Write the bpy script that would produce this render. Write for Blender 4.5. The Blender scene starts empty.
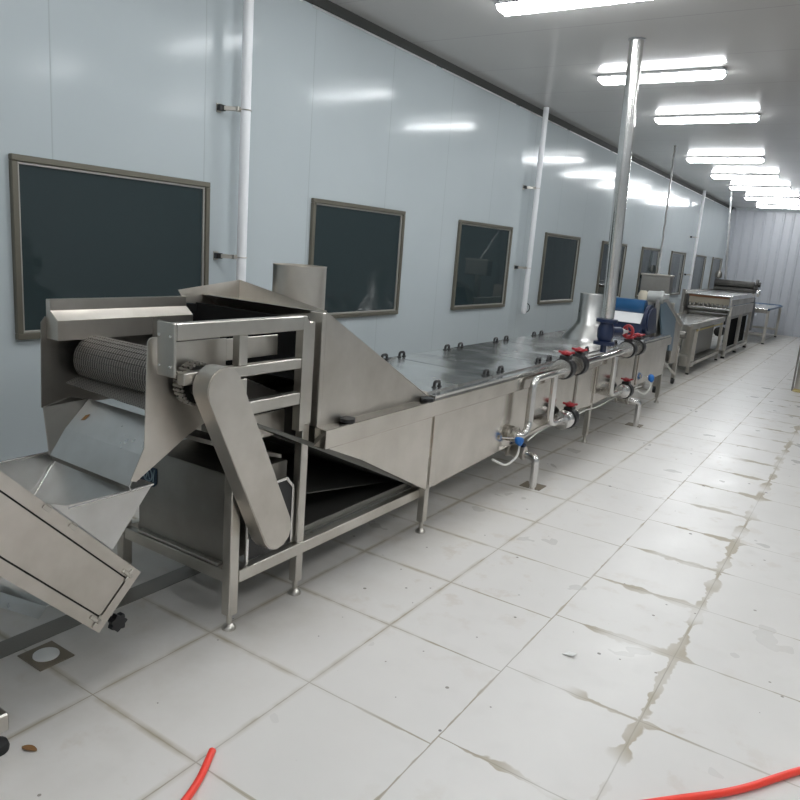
import bpy, bmesh, math, random
from mathutils import Vector, Matrix
random.seed(7)
S = bpy.context.scene
COL = S.collection
PI = math.pi

# ------------------------------------------------------------------ camera
CAM_H = 1.8265
FPX = 714.62
YAW, PITCH, ROLL = 0.5680226, 0.21437874, -0.07770888
fw = Vector((-math.sin(YAW)*math.cos(PITCH), math.cos(YAW)*math.cos(PITCH), -math.sin(PITCH)))
r0 = fw.cross(Vector((0, 0, 1))).normalized()
d0 = fw.cross(r0)
rt = r0*math.cos(ROLL) + d0*math.sin(ROLL)
dn = -r0*math.sin(ROLL) + d0*math.cos(ROLL)
cd = bpy.data.cameras.new('camera')
cam = bpy.data.objects.new('camera', cd)
COL.objects.link(cam)
cd.sensor_width = 36.0
cd.lens = 36.0*FPX/800.0
cd.clip_start = 0.05
cd.clip_end = 100
m = Matrix.Identity(4)
for i in range(3):
    m[i][0] = rt[i]; m[i][1] = -dn[i]; m[i][2] = -fw[i]
m.translation = (0, 0, CAM_H)
cam.matrix_world = m
S.camera = cam

# ------------------------------------------------------------------ materials
class NT:
    def __init__(s, name):
        s.m = bpy.data.materials.new(name); s.m.use_nodes = True
        s.t = s.m.node_tree; s.t.nodes.clear()
        s.out = s.t.nodes.new('ShaderNodeOutputMaterial')
        s.b = s.t.nodes.new('ShaderNodeBsdfPrincipled')
        s.t.links.new(s.b.outputs[0], s.out.inputs[0])
    def n(s, typ, **kw):
        nd = s.t.nodes.new(typ)
        for k, v in kw.items(): setattr(nd, k, v)
        return nd
    def link(s, a, b): s.t.links.new(a, b)
    def put(s, v, sock):
        if hasattr(v, 'is_output') or hasattr(v, 'links'): s.t.links.new(v, sock)
        else: sock.default_value = v
    def mth(s, op, a, b=0.0, c=None, clamp=False):
        nd = s.n('ShaderNodeMath', operation=op); nd.use_clamp = clamp
        s.put(a, nd.inputs[0]); s.put(b, nd.inputs[1])
        if c is not None: s.put(c, nd.inputs[2])
        return nd.outputs[0]
    def pos(s):
        g = s.n('ShaderNodeNewGeometry'); x = s.n('ShaderNodeSeparateXYZ')
        s.link(g.outputs['Position'], x.inputs[0])
        return g.outputs['Position'], x.outputs[0], x.outputs[1], x.outputs[2]
    def noise(s, vec, scale, detail=3.0, rough=.55, stretch=None):
        if stretch:
            mp = s.n('ShaderNodeMapping'); mp.inputs['Scale'].default_value = stretch
            s.link(vec, mp.inputs[0]); vec = mp.outputs[0]
        nd = s.n('ShaderNodeTexNoise'); s.link(vec, nd.inputs['Vector'])
        nd.inputs['Scale'].default_value = scale; nd.inputs['Detail'].default_value = detail
        nd.inputs['Roughness'].default_value = rough
        return nd.outputs[0]
    def rng(s, v, a, b, c, d, smooth=False):
        nd = s.n('ShaderNodeMapRange'); nd.interpolation_type = 'SMOOTHSTEP' if smooth else 'LINEAR'
        s.put(v, nd.inputs[0])
        for i, q in enumerate((a, b, c, d)): nd.inputs[i+1].default_value = q
        return nd.outputs[0]
    def mix(s, f, a, b):
        nd = s.n('ShaderNodeMix', data_type='RGBA'); s.put(f, nd.inputs[0])
        s.put(a, nd.inputs[6]); s.put(b, nd.inputs[7])
        return nd.outputs[2]
    def bump(s, h, strength, dist=.01):
        nd = s.n('ShaderNodeBump'); nd.inputs['Strength'].default_value = strength
        nd.inputs['Distance'].default_value = dist
        s.link(h, nd.inputs['Height']); s.link(nd.outputs[0], s.b.inputs['Normal'])
    def set(s, **kw):
        for k, v in kw.items(): s.put(v, s.b.inputs[k.replace('_', ' ')])
        return s.m

def rgb(r, g, b): return (r, g, b, 1.0)

def plain(name, c, rough=.5, metal=0.0, **kw):
    return NT(name).set(Base_Color=rgb(*c), Roughness=rough, Metallic=metal, **kw)

def steel(name, c=(.64, .605, .555), r0=.26, r1=.42, scale=6, stretch=(1, 8, 8), bump=0, bscale=3):
    t = NT(name); p, x, y, z = t.pos()
    n = t.noise(p, scale, 3, .6, stretch)
    n2 = t.noise(p, 2.3, 4, .6)
    t.set(Metallic=1.0, Roughness=t.rng(t.mth('ADD', t.mth('MULTIPLY', n, .5), t.mth('MULTIPLY', n2, .5)), .3, .7, r0, r1))
    t.set(Base_Color=t.mix(t.rng(n2, .35, .7, 0, 1), rgb(*c), rgb(c[0]*.78, c[1]*.77, c[2]*.75)))
    if bump: t.bump(t.noise(p, bscale, 1, .4), bump, .05)
    return t.m

M = {}
M['steel'] = steel('brushed_stainless_steel', r0=.30, r1=.45)
M['steel_frame'] = steel('satin_stainless_tube', (.60, .575, .53), .28, .38, 14, (1, 1, 1))
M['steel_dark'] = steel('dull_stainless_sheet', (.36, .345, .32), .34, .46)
M['steel_lid'] = steel('thin_stainless_lid_sheet', (.84, .84, .83), .19, .29, 5, (1, 1, 1), .6, 2.3)
M['steel_bright'] = steel('polished_stainless_pipe', (.76, .75, .735), .17, .26, 8, (1, 1, 1))
M['steel_tank'] = steel('smooth_stainless_tank_sheet', (.64, .605, .555), .13, .21, 2, (1, 1, 1))
M['steel_chute'] = steel('worn_stainless_chute', (.66, .66, .65), .24, .40, 5, (1, 1, 1))
M['black_plastic'] = plain('black_plastic', (.012, .012, .013), .38)
M['black_rubber'] = plain('black_rubber', (.02, .02, .02), .65)
M['dark_iron'] = plain('dark_greasy_iron', (.05, .048, .045), .42, .7)
M['white_pvc'] = plain('white_pvc_pipe', (.80, .81, .83), .3)
M['white_cable'] = plain('white_cable_sheath', (.78, .77, .72), .45)
M['black_matte'] = plain('black_matte_shade_sheet', (.012, .012, .012), .9, 0.0, Specular_IOR_Level=.05)  # black put in for the shade inside machine openings
M['sump'] = plain('dull_dark_sheet', (.15, .148, .135), .34, .7)
M['bronze'] = plain('bronze_grey_aluminium', (.17, .158, .125), .38, .5)
M['bead'] = plain('pale_aluminium_bead', (.55, .53, .49), .35, .7)
M['glass'] = plain('dark_window_glass', (.026, .040, .043), .035, 0.0, IOR=1.52)
M['trim'] = plain('dark_grey_cove_trim', (.03, .032, .029), .7)
M['alu'] = plain('bright_aluminium_strip', (.80, .80, .80), .3, .9)
M['blue_ball'] = plain('blue_plastic', (.02, .17, .55), .35)
M['blue_film'] = plain('blue_protective_film', (.009, .075, .19), .28)
M['navy'] = plain('dark_blue_paint', (.007, .016, .052), .35)
M['blue_grey'] = plain('blue_grey_film_on_sheet', (.13, .195, .25), .35)
M['red'] = plain('red_painted_handle', (.32, .018, .025), .4)
M['hose'] = plain('orange_red_plastic_hose', (.95, .06, .035), .32)
M['lamp_body'] = plain('grey_lamp_housing', (.62, .63, .64), .4)
M['lamp_clip'] = plain('dark_lamp_end_clip', (.22, .23, .24), .4)
M['leaf'] = plain('dry_brown_leaf', (.22, .11, .035), .7)
M['chip'] = plain('white_paint_flake', (.82, .82, .80), .5)
M['white_sheet'] = plain('glossy_white_sheet', (.88, .88, .88), .25)
M['brown'] = plain('orange_brown_brush', (.36, .17, .09), .7)
M['cream'] = plain('cream_nylon_roller', (.55, .50, .40), .6)
M['yellow'] = plain('yellowed_seal', (.55, .45, .20), .6)
M['sticker'] = plain('dark_blue_sticker', (.012, .05, .10), .4)
M['sticker_ink'] = plain('pale_sticker_print', (.28, .42, .50), .5)
M['motor_grey'] = plain('grey_motor_paint', (.42, .43, .42), .4)
M['gutter'] = plain('wet_dark_drain_channel', (.19, .175, .15), .3)

def lamp_mat():
    t = NT('lit_lamp_diffuser')
    return t.set(Base_Color=rgb(.9, .9, .9), Roughness=.4, Emission_Color=rgb(.95, .98, 1.0), Emission_Strength=LAMP)
LAMP = 42.0
M['lamp'] = lamp_mat()

def wall_mat():
    t = NT('painted_sandwich_panel_wall'); p, x, y, z = t.pos()
    f = t.mth('FRACT', t.mth('DIVIDE', t.mth('SUBTRACT', y, 2.5 - 11.3), 1.13))
    d = t.mth('MULTIPLY', t.mth('MINIMUM', f, t.mth('SUBTRACT', 1.0, f)), 1.13)
    line = t.rng(d, .002, .006, 1, 0)
    n = t.noise(p, 1.1, 3, .5)
    base = t.mix(t.rng(n, .3, .7, 0, 1), rgb(.465, .515, .535), rgb(.485, .535, .555))
    t.set(Base_Color=t.mix(t.mth('MULTIPLY', line, .35), base, rgb(.25, .27, .28)), Roughness=t.rng(n, .3, .7, .115, .15), IOR=1.45, Specular_IOR_Level=.13)
    h = t.mth('ADD', t.mth('MULTIPLY', t.rng(d, 0.0, .012, 0, 1, True), .25), t.mth('MULTIPLY', t.noise(p, .9, 1), .5))
    t.bump(h, .16, .01)
    return t.m
M['wall'] = wall_mat()
M['wall_far'] = plain('ribbed_grey_cladding', (.50, .52, .56), .30)
M['wall_plain'] = plain('plain_grey_panel_wall', (.52, .55, .57), .3)

def ceiling_mat():
    t = NT('grey_ceiling_panel'); p, x, y, z = t.pos()
    f = t.mth('FRACT', t.mth('DIVIDE', t.mth('ADD', y, 20.35), 1.15))
    d = t.mth('MULTIPLY', t.mth('MINIMUM', f, t.mth('SUBTRACT', 1.0, f)), 1.15)
    n = t.noise(p, .8, 3)
    t.set(Base_Color=t.mix(t.rng(d, .002, .007, .35, 0), t.mix(n, rgb(.47, .46, .445), rgb(.51, .50, .485)), rgb(.16, .16, .16)),
          Roughness=t.rng(n, .3, .7, .10, .15), Specular_IOR_Level=.16)
    t.bump(t.noise(p, 1.2, 1), .08, .01)
    return t.m
M['ceiling'] = ceiling_mat()

def floor_mat():
    t = NT('white_ceramic_floor_tiles'); p, x, y, z = t.pos()
    def lines(c, off, per):
        f = t.mth('FRACT', t.mth('DIVIDE', t.mth('SUBTRACT', c, off - 40*per), per))
        return t.mth('MULTIPLY', t.mth('MINIMUM', f, t.mth('SUBTRACT', 1.0, f)), per)
    wob = t.mth('MULTIPLY', t.mth('SUBTRACT', t.noise(p, 9, 2), .5), .006)
    colstep = t.mth('MULTIPLY', t.mth('GREATER_THAN', x, -1.084), .055)
    dx = lines(t.mth('ADD', x, wob), -2.285, .5995)
    dy = lines(t.mth('SUBTRACT', t.mth('ADD', y, wob), colstep), 1.497, .607)
    nbig = t.noise(p, 1.3, 3, .6)
    nmid = t.noise(p, 4.5, 3, .6)
    nfine = t.noise(p, 30, 3, .7)
    tile = t.mix(t.rng(nbig, .3, .7, 0, 1), rgb(.68, .66, .635), rgb(.71, .69, .665))
    tile = t.mix(t.rng(nmid, .35, .9, 0, .10), tile, rgb(.52, .51, .47))
    # grout joint and the dirt band along it
    d = t.mth('MINIMUM', dx, dy)
    joint = t.rng(d, .0012, .0036, 1, 0)
    # the strip by the aisle joint is the dirtiest
    c1 = t.mth('MULTIPLY', t.rng(x, -1.05, -.80, .08, 1, True), t.rng(x, -.46, -.38, 1, .08, True))
    wet = t.mth('ADD', t.mth('MULTIPLY', c1, .036), .002)
    wet2 = t.mth('MULTIPLY', wet, t.rng(nmid, .42, .62, 0.2, 1.5))
    band = t.mth('MULTIPLY', t.mth('SUBTRACT', 1.0, t.mth('DIVIDE', d, t.mth('ADD', wet2, .0015)), clamp=True), 4.0, clamp=True)
    band = t.mth('MULTIPLY', band, t.rng(t.noise(p, 1.9, 2), .38, .55, .0, .85))
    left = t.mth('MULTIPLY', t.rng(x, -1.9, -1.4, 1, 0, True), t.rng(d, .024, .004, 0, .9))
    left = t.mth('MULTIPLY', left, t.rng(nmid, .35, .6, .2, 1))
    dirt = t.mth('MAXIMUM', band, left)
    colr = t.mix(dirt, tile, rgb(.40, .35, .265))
    colr = t.mix(t.mth('MULTIPLY', joint, t.rng(nbig, .3, .7, .22, .75)), colr, rgb(.28, .255, .205))
    # scattered specks of debris
    v = t.n('ShaderNodeTexVoronoi'); v.inputs['Scale'].default_value = 6.5; t.link(p, v.inputs['Vector'])
    sz = t.n('ShaderNodeSeparateColor'); t.link(v.outputs['Color'], sz.inputs[0])
    speck = t.mth('LESS_THAN', v.outputs['Distance'], t.mth('MULTIPLY', t.mth('POWER', sz.outputs[0], 4), .085))
    colr = t.mix(t.mth('MULTIPLY', speck, .8), colr, rgb(.10, .085, .07))
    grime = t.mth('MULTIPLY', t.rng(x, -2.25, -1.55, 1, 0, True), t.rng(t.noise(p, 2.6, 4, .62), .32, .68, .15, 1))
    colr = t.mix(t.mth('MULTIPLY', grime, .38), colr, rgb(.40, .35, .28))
    st = t.mth('MULTIPLY', t.rng(t.noise(p, 5.5, 4, .62), .55, .68, 0, 1, True), t.rng(t.noise(p, .7, 1), .42, .6, 0, 1))
    colr = t.mix(t.mth('MULTIPLY', st, .26), colr, rgb(.45, .36, .26))
    v2 = t.n('ShaderNodeTexVoronoi'); v2.inputs['Scale'].default_value = 11.0; t.link(p, v2.inputs['Vector'])
    s2 = t.n('ShaderNodeSeparateColor'); t.link(v2.outputs['Color'], s2.inputs[0])
    sp2 = t.mth('LESS_THAN', v2.outputs['Distance'], t.mth('MULTIPLY', t.mth('POWER', s2.outputs[1], 5), .115))
    colr = t.mix(t.mth('MULTIPLY', sp2, .7), colr, rgb(.14, .115, .085))
    # grey foot smudges
    sm = t.mth('MULTIPLY', t.rng(t.noise(p, 6, 2, .5), .55, .85, 0, 1), t.rng(nbig, .42, .75, 0, 1))
    colr = t.mix(t.mth('MULTIPLY', sm, .22), colr, rgb(.34, .32, .28))
    rough = t.mth('ADD', t.rng(t.noise(p, 2.2, 3, .6), .3, .7, .26, .42), t.mth('MULTIPLY', t.mth('MAXIMUM', dirt, sm), .3), clamp=True)
    t.set(Base_Color=colr, Roughness=rough, IOR=1.45, Specular_IOR_Level=.4)
    t.bump(t.mth('ADD', t.mth('MULTIPLY', joint, -1.0), t.mth('MULTIPLY', t.noise(p, 1.0, 1), .6)), .15, .006)
    return t.m
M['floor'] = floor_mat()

def perf_mat():
    t = NT('perforated_steel_strip'); p, x, y, z = t.pos()
    def g(c, per): return t.mth('SUBTRACT', t.mth('FRACT', t.mth('DIVIDE', c, per)), .5)
    a, b = g(x, .013), g(t.mth('ADD', y, z), .013)
    r = t.mth('SQRT', t.mth('ADD', t.mth('MULTIPLY', a, a), t.mth('MULTIPLY', b, b)))
    hole = t.mth('LESS_THAN', r, .30)
    t.set(Base_Color=t.mix(hole, rgb(.5, .48, .45), rgb(.015, .015, .015)), Metallic=t.mth('SUBTRACT', 1.0, hole), Roughness=.4)
    return t.m
M['perf'] = perf_mat()

def belt_mat():
    t = NT('woven_wire_belt'); p, x, y, z = t.pos()
    f = t.mth('ABSOLUTE', t.mth('SUBTRACT', t.mth('FRACT', t.mth('MULTIPLY', x, 60)), .5))
    n = t.noise(p, 9, 3)
    t.set(Base_Color=t.mix(t.rng(f, .1, .4, 0, 1), rgb(.09, .082, .075), rgb(.33, .305, .28)), Metallic=.9, Roughness=t.rng(n, .3, .7, .35, .6))
    t.bump(f, .6, .004)
    return t.m
M['belt'] = belt_mat()

# ------------------------------------------------------------------ mesh helpers
def NB(): return bmesh.new()

def bx(bm, x0, x1, y0, y1, z0, z1, bev=.0025, mat=None):
    c = Vector(((x0+x1)/2, (y0+y1)/2, (z0+z1)/2))
    g = bmesh.ops.create_cube(bm, size=1.0)['verts']
    for v in g:
        v.co = Vector((v.co.x*abs(x1-x0), v.co.y*abs(y1-y0), v.co.z*abs(z1-z0)))
    if bev and bev < .4*min(abs(x1-x0), abs(y1-y0), abs(z1-z0)):
        es = list({e for v in g for e in v.link_edges})
        r = bmesh.ops.bevel(bm, geom=es, offset=bev, segments=1, affect='EDGES', profile=.5)
        g = list({v for f in r['faces'] for v in f.verts} | {v for v in g if v.is_valid})
    g = [v for v in g if v.is_valid]
    for v in g:
        v.co = (mat @ v.co if mat else v.co) + c
    return g

def beam(bm, a, b, w, h, up=(0, 0, 1), bev=.0025):
    a, b = Vector(a), Vector(b)
    d = b - a; L = d.length; d.normalize()
    u = Vector(up); s = d.cross(u)
    if s.length < 1e-4: u = Vector((1, 0, 0)); s = d.cross(u)
    s.normalize(); u = s.cross(d)
    mt = Matrix((s, d, u)).transposed()
    c = (a+b)/2
    g = bx(bm, -w/2, w/2, -L/2, L/2, -h/2, h/2, bev)
    for v in g: v.co = mt @ v.co + c

def fil(pts, r, n=5):
    P = [Vector(p) for p in pts]; out = [P[0]]
    for i in range(1, len(P)-1):
        a = (P[i-1]-P[i]); b = (P[i+1]-P[i])
        q = min(r, a.length*.48, b.length*.48)
        s, e = P[i]+a.normalized()*q, P[i]+b.normalized()*q
        for k in range(n+1):
            u = k/n
            out.append((1-u)**2*s + 2*u*(1-u)*P[i] + u*u*e)
    out.append(P[-1]); return out

def tube(bm, pts, r, seg=12, cap=True):
    P = [Vector(p) for p in pts]; n = len(P)
    rs = r if isinstance(r, (list, tuple)) else [r]*n
    T = []
    for i in range(n):
        t = (P[min(i+1, n-1)]-P[max(i-1, 0)])
        T.append(t.normalized() if t.length > 1e-9 else Vector((0, 0, 1)))
    u = T[0].orthogonal().normalized(); rings = []
    for i in range(n):
        u = (u - T[i]*u.dot(T[i])).normalized(); w = T[i].cross(u)
        rings.append([bm.verts.new(P[i] + (u*math.cos(2*PI*k/seg) + w*math.sin(2*PI*k/seg))*rs[i]) for k in range(seg)])
    for i in range(n-1):
        for k in range(seg):
            bm.faces.new((rings[i][k], rings[i][(k+1) % seg], rings[i+1][(k+1) % seg], rings[i+1][k]))
    if cap:
        bm.faces.new(rings[0][::-1]); bm.faces.new(rings[-1])

def lathe(bm, o, ax, prof, seg=20):
    """prof: (distance along the axis, radius)"""
    o = Vector(o); ax = Vector(ax).normalized(); u = ax.orthogonal().normalized(); w = ax.cross(u)
    rings = [[bm.verts.new(o + ax*h + (u*math.cos(2*PI*k/seg) + w*math.sin(2*PI*k/seg))*max(r, .0005)) for k in range(seg)] for h, r in prof]
    for a, b in zip(rings, rings[1:]):
        for k in range(seg): bm.faces.new((a[k], a[(k+1) % seg], b[(k+1) % seg], b[k]))
    bm.faces.new(rings[0][::-1]); bm.faces.new(rings[-1])

def cyl(bm, a, b, r, seg=20):
    a, b = Vector(a), Vector(b); L = (b-a).length; e = min(.003, r*.2)
    lathe(bm, a, b-a, [(0, r-e), (e, r), (L-e, r), (L, r-e)], seg)

def prism(bm, poly, ax, a0, a1):
    def P(u, v, a):
        return {'x': (a, u, v), 'y': (u, a, v), 'z': (u, v, a)}[ax]
    A = [bm.verts.new(P(u, v, a0)) for u, v in poly]; B = [bm.verts.new(P(u, v, a1)) for u, v in poly]
    n = len(poly)
    for i in range(n): bm.faces.new((A[i], A[(i+1) % n], B[(i+1) % n], B[i]))
    bm.faces.new(A[::-1]); bm.faces.new(B)

def sheet(bm, pts, t=.003):
    P = [Vector(p) for p in pts]
    nrm = Vector()
    for i in range(len(P)): nrm += (P[i]-P[0]).cross(P[(i+1) % len(P)]-P[0])
    nrm.normalize(); n = len(P)
    A = [bm.verts.new(p - nrm*t/2) for p in P]; B = [bm.verts.new(p + nrm*t/2) for p in P]
    for i in range(n): bm.faces.new((A[i], A[(i+1) % n], B[(i+1) % n], B[i]))
    bm.faces.new(A[::-1]); bm.faces.new(B)

def torus(bm, c, ax, R, r, seg=24, s2=8):
    c = Vector(c); ax = Vector(ax).normalized(); u = ax.orthogonal().normalized(); w = ax.cross(u)
    rings = []
    for i in range(seg):
        a = 2*PI*i/seg; d = u*math.cos(a)+w*math.sin(a)
        rings.append([bm.verts.new(c + d*(R + r*math.cos(2*PI*k/s2)) + ax*(r*math.sin(2*PI*k/s2))) for k in range(s2)])
    for i in range(seg):
        a, b = rings[i], rings[(i+1) % seg]
        for k in range(s2): bm.faces.new((a[k], a[(k+1) % s2], b[(k+1) % s2], b[k]))

def ball(bm, c, r, sx=1, sy=1, sz=1):
    g = bmesh.ops.create_uvsphere(bm, u_segments=16, v_segments=10, radius=r)['verts']
    for v in g: v.co = Vector((v.co.x*sx, v.co.y*sy, v.co.z*sz)) + Vector(c)

def wpos(o):
    v = Vector(o.location)
    while o.parent: o = o.parent; v += Vector(o.location)
    return v

def obj(name, bm, mat, parent=None, origin=None, sharp=35):
    """link one mesh built in world coordinates; children sit at their parent's origin"""
    bmesh.ops.recalc_face_normals(bm, faces=bm.faces)
    me = bpy.data.meshes.new(name)
    base = wpos(parent) if parent else Vector(origin or (0, 0, 0))
    bmesh.ops.translate(bm, verts=bm.verts, vec=-base)
    bm.to_mesh(me); bm.free()
    me.materials.append(M[mat] if isinstance(mat, str) else mat)
    me.shade_smooth(); me.set_sharp_from_angle(angle=math.radians(sharp))
    o = bpy.data.objects.new(name, me); COL.objects.link(o)
    if parent: o.parent = parent
    else: o.location = base
    return o

def tag(o, label, cat, group=None):
    o['label'] = label; o['category'] = cat
    if group: o['group'] = group
    return o

def thing(name, label, cat, loc, group=None):
    o = bpy.data.objects.new(name, None); COL.objects.link(o)
    o.empty_display_size = .1; o.location = loc
    return tag(o, label, cat, group)

def struct(name, bm, mat, parent=None):
    o = obj(name, bm, mat, parent)
    if not parent: o['kind'] = 'structure'
    return o

def dup(root, loc, label=None):
    r = root.copy(); COL.objects.link(r); r.location = loc
    if label: r['label'] = label
    for ch in root.children:
        c = ch.copy(); COL.objects.link(c); c.parent = r
        for g in ch.children:
            d = g.copy(); COL.objects.link(d); d.parent = c
    return r

# ------------------------------------------------------------------ the room
WX, EX, NY, FY, CZ = -4.11, 3.6, -3.0, 24.6, 3.69
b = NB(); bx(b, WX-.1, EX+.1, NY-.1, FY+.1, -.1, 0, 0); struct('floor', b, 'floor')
b = NB(); bx(b, WX-.1, EX+.1, NY-.1, FY+.1, CZ, CZ+.1, 0); struct('ceiling', b, 'ceiling')
b = NB(); bx(b, WX-.1, WX, NY-.1, FY+.1, 0, CZ, 0); struct('wall_left', b, 'wall')
b = NB(); bx(b, EX, EX+.1, NY-.1, FY+.1, 0, CZ, 0); struct('wall_right', b, 'wall_plain')
b = NB(); bx(b, WX, EX, NY-.1, NY, 0, CZ, 0); struct('wall_near', b, 'wall_plain')
# far wall: ribbed cladding
poly = []; x = WX
while x < EX - .25:
    poly += [(x, FY), (x+.105, FY), (x+.125, FY-.022), (x+.165, FY-.022), (x+.185, FY)]
    x += .262
poly += [(EX, FY), (EX, FY+.1), (WX, FY+.1)]
b = NB(); prism(b, poly, 'z', 0, CZ); struct('wall_far', b, 'wall_far', None)
# dark cove between the left wall and the ceiling, with a bright edge strip
b = NB(); prism(b, [(WX, CZ), (WX+.04, CZ), (WX+.036, CZ-.012), (WX+.016, CZ-.034), (WX+.010, CZ-.066), (WX, CZ-.07)], 'y', NY, FY-.03); struct('trim_1', b, 'trim')
b = NB()
y = NY + .1
while y < 22.5:
    L = random.uniform(1.6, 2.2)
    bx(b, WX, WX+.012, y, y+L, CZ-.086, CZ-.072, .002); y += L + .12
struct('trim_2', b, 'alu')
b = NB(); prism(b, [(FY-.025, CZ), (FY-.09, CZ), (FY-.025, CZ-.07)], 'x', WX+.09, EX); struct('trim_3', b, 'wall_plain')
b = NB(); bx(b, WX, WX+.02, NY, FY-.03, 0, .08, .003); struct('baseboard_left', b, 'alu')

# windows in the left wall
def window(i, y0, y1=None):
    y1 = y1 or y0 + 1.425
    z0, z1 = 1.115, 2.15
    o = bpy.data.objects.new('window_%d' % i, None); COL.objects.link(o)
    o.location = (WX, (y0+y1)/2, z0); o['kind'] = 'structure'
    w, d = .036, .035
    b = NB()
    for (a0, a1, c0, c1) in ((y0, y1, z1-w, z1), (y0, y1, z0, z0+w), (y0, y0+w, z0+w, z1-w), (y1-w, y1, z0+w, z1-w)):
        bx(b, WX, WX+d, a0, a1, c0, c1, .004)
    obj('window_frame', b, 'bronze', o)
    b = NB(); q = .014
    for (a0, a1, c0, c1) in ((y0+w, y1-w, z1-w-q, z1-w), (y0+w, y1-w, z0+w, z0+w+q), (y0+w, y0+w+q, z0+w+q, z1-w-q), (y1-w-q, y1-w, z0+w+q, z1-w-q)):
        bx(b, WX, WX+.02, a0, a1, c0, c1, .003)
    obj('glazing_bead', b, 'bead', o)
    b = NB(); bx(b, WX, WX+.006, y0+w, y1-w, z0+w, z1-w, 0); obj('window_pane', b, 'glass', o)
for i, y in enumerate((2.24, 4.80, 7.38, 9.97, 12.56, 15.12, 17.65, 20.22, 22.70)): window(i+1, y)
# windows of the unseen right wall, mirrored in the glass opposite
# ------------------------------------------------------------------ ceiling lamps
def lamp0(x, y):
    t = thing('ceiling_light', 'lamp', 'ceiling light', (x, y, CZ), 'lit strip lights on the ceiling')
    b = NB(); bx(b, x-.60, x+.60, y-.06, y+.06, CZ-.024, CZ-.001, .006); obj('lamp_housing', b, 'lamp_body', t)
    b = NB()
    # cover: a trough with chamfered ends
    sec = [(-.068, -.030), (.068, -.030), (.065, -.060), (.048, -.086), (-.048, -.086), (-.065, -.060)]
    rings = []
    for px, k in ((-.605, .55), (-.575, 1.0), (.575, 1.0), (.605, .55)):
        rings.append([b.verts.new((x+px, y+u, CZ + (-.030 + (v+.030)*k))) for u, v in sec])
    for A, B in zip(rings, rings[1:]):
        for k in range(6): b.faces.new((A[k], A[(k+1) % 6], B[(k+1) % 6], B[k]))
    b.faces.new(rings[0][::-1]); b.faces.new(rings[-1])
    obj('diffuser', b, 'lamp', t)
    b = NB(); bx(b, x-.625, x+.625, y-.072, y+.072, CZ-.031, CZ-.024, .002); obj('rim', b, 'lamp_clip', t)
    for s in (-1, 1):
        b = NB(); bx(b, x+s*.612-.012, x+s*.612+.012, y-.03, y+.03, CZ-.055, CZ-.008, .003); obj('end_clip', b, 'lamp_clip', t)
    return t
row = [(-2.18, 5.36, 'nearest ceiling strip light in view, cut off by the top of the photo'),
       (-2.17, 7.73, 'second ceiling strip light, crossed by the tall steel steam pipe'),
       (-2.16, 9.98, 'third ceiling strip light, just right of the tall steam pipe'),
       (-2.54, 13.65, 'fourth ceiling strip light from the front, after a wide gap'),
       (-2.57, 16.05, 'fifth ceiling strip light from the front, above the far feeding table'),
       (-2.57, 18.25, 'sixth ceiling strip light from the front, with the third conduit beside its left end'),
       (-2.60, 20.7, 'second last ceiling strip light before the far wall'),
       (-2.62, 23.0, 'last ceiling strip light, closest to the ribbed far wall')]
L0 = lamp0(row[0][0], row[0][1]); L0['label'] = row[0][2]
for x, y, lab in row[1:]: dup(L0, (x, y, CZ), lab)
for x, y in ((-2.26, 3.4), (-2.26, 1.2)): dup(L0, (x, y, CZ), 'ceiling strip light of the same row, out of frame above the camera')
for y in (-1.0, 1.2, 3.4, 5.6, 7.8): dup(L0, (.9, y, CZ), 'ceiling strip light of the second row, out of frame to the right')

# ------------------------------------------------------------------ wall pipes
def wall_pipe(y, z0, r, label, brackets, dx=.15, end=False):
    t = thing('wall_pipe', label, 'pipe', (WX+dx, y, z0), 'white pipes on the window wall')
    b = NB(); cyl(b, (WX+dx, y, z0), (WX+dx, y, CZ-.001), r, 16); obj('pipe', b, 'white_pvc', t)
    for z in brackets:
        b = NB(); bx(b, WX, WX+.012, y-.14, y-.10, z-.03, z+.03, .002)
        beam(b, (WX+.01, y-.12, z), (WX+dx-.02, y-.04, z), .028, .03)
        torus(b, (WX+dx, y, z), (0, 0, 1), r+.003, .004, 16, 6)
        bx(b, WX+dx-.05, WX+dx-.01, y-.065, y-.02, z-.016, z+.016, .002)
        c = obj('pipe_clamp', b, 'steel_frame', t)
        b = NB(); bx(b, WX+.012, WX+.05, y-.145, y-.09, z-.02, z+.02, .003); obj('clamp_block', b, 'black_plastic', c)
    if end:
        b = NB(); lathe(b, (WX+dx, y, z0-.10), (0, 0, 1), [(0, .02), (.02, .036), (.07, .040), (.10, r)], 14); obj('end_fitting', b, 'white_pvc', t)
        b = NB(); tube(b, fil([(WX+dx, y+.03, z0+.06), (WX+dx+.05, y+.08, z0+.02), (WX+dx+.04, y+.09, z0-.06), (WX+dx, y+.02, z0-.09)], .05), .006, 8); obj('hose_tail', b, 'black_rubber', t)
    return t
wall_pipe(3.87, .9, .036, 'thick white vertical pipe right of the large front window', (2.67, 1.64))
wall_pipe(9.17, 1.12, .036, 'white vertical pipe ending in a fitting between third and fourth windows', (2.68, 1.64), end=True)
wall_pipe(19.45, .8, .036, 'thin distant white pipe on the window wall by the seventh window', (2.55, 1.62))

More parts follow.
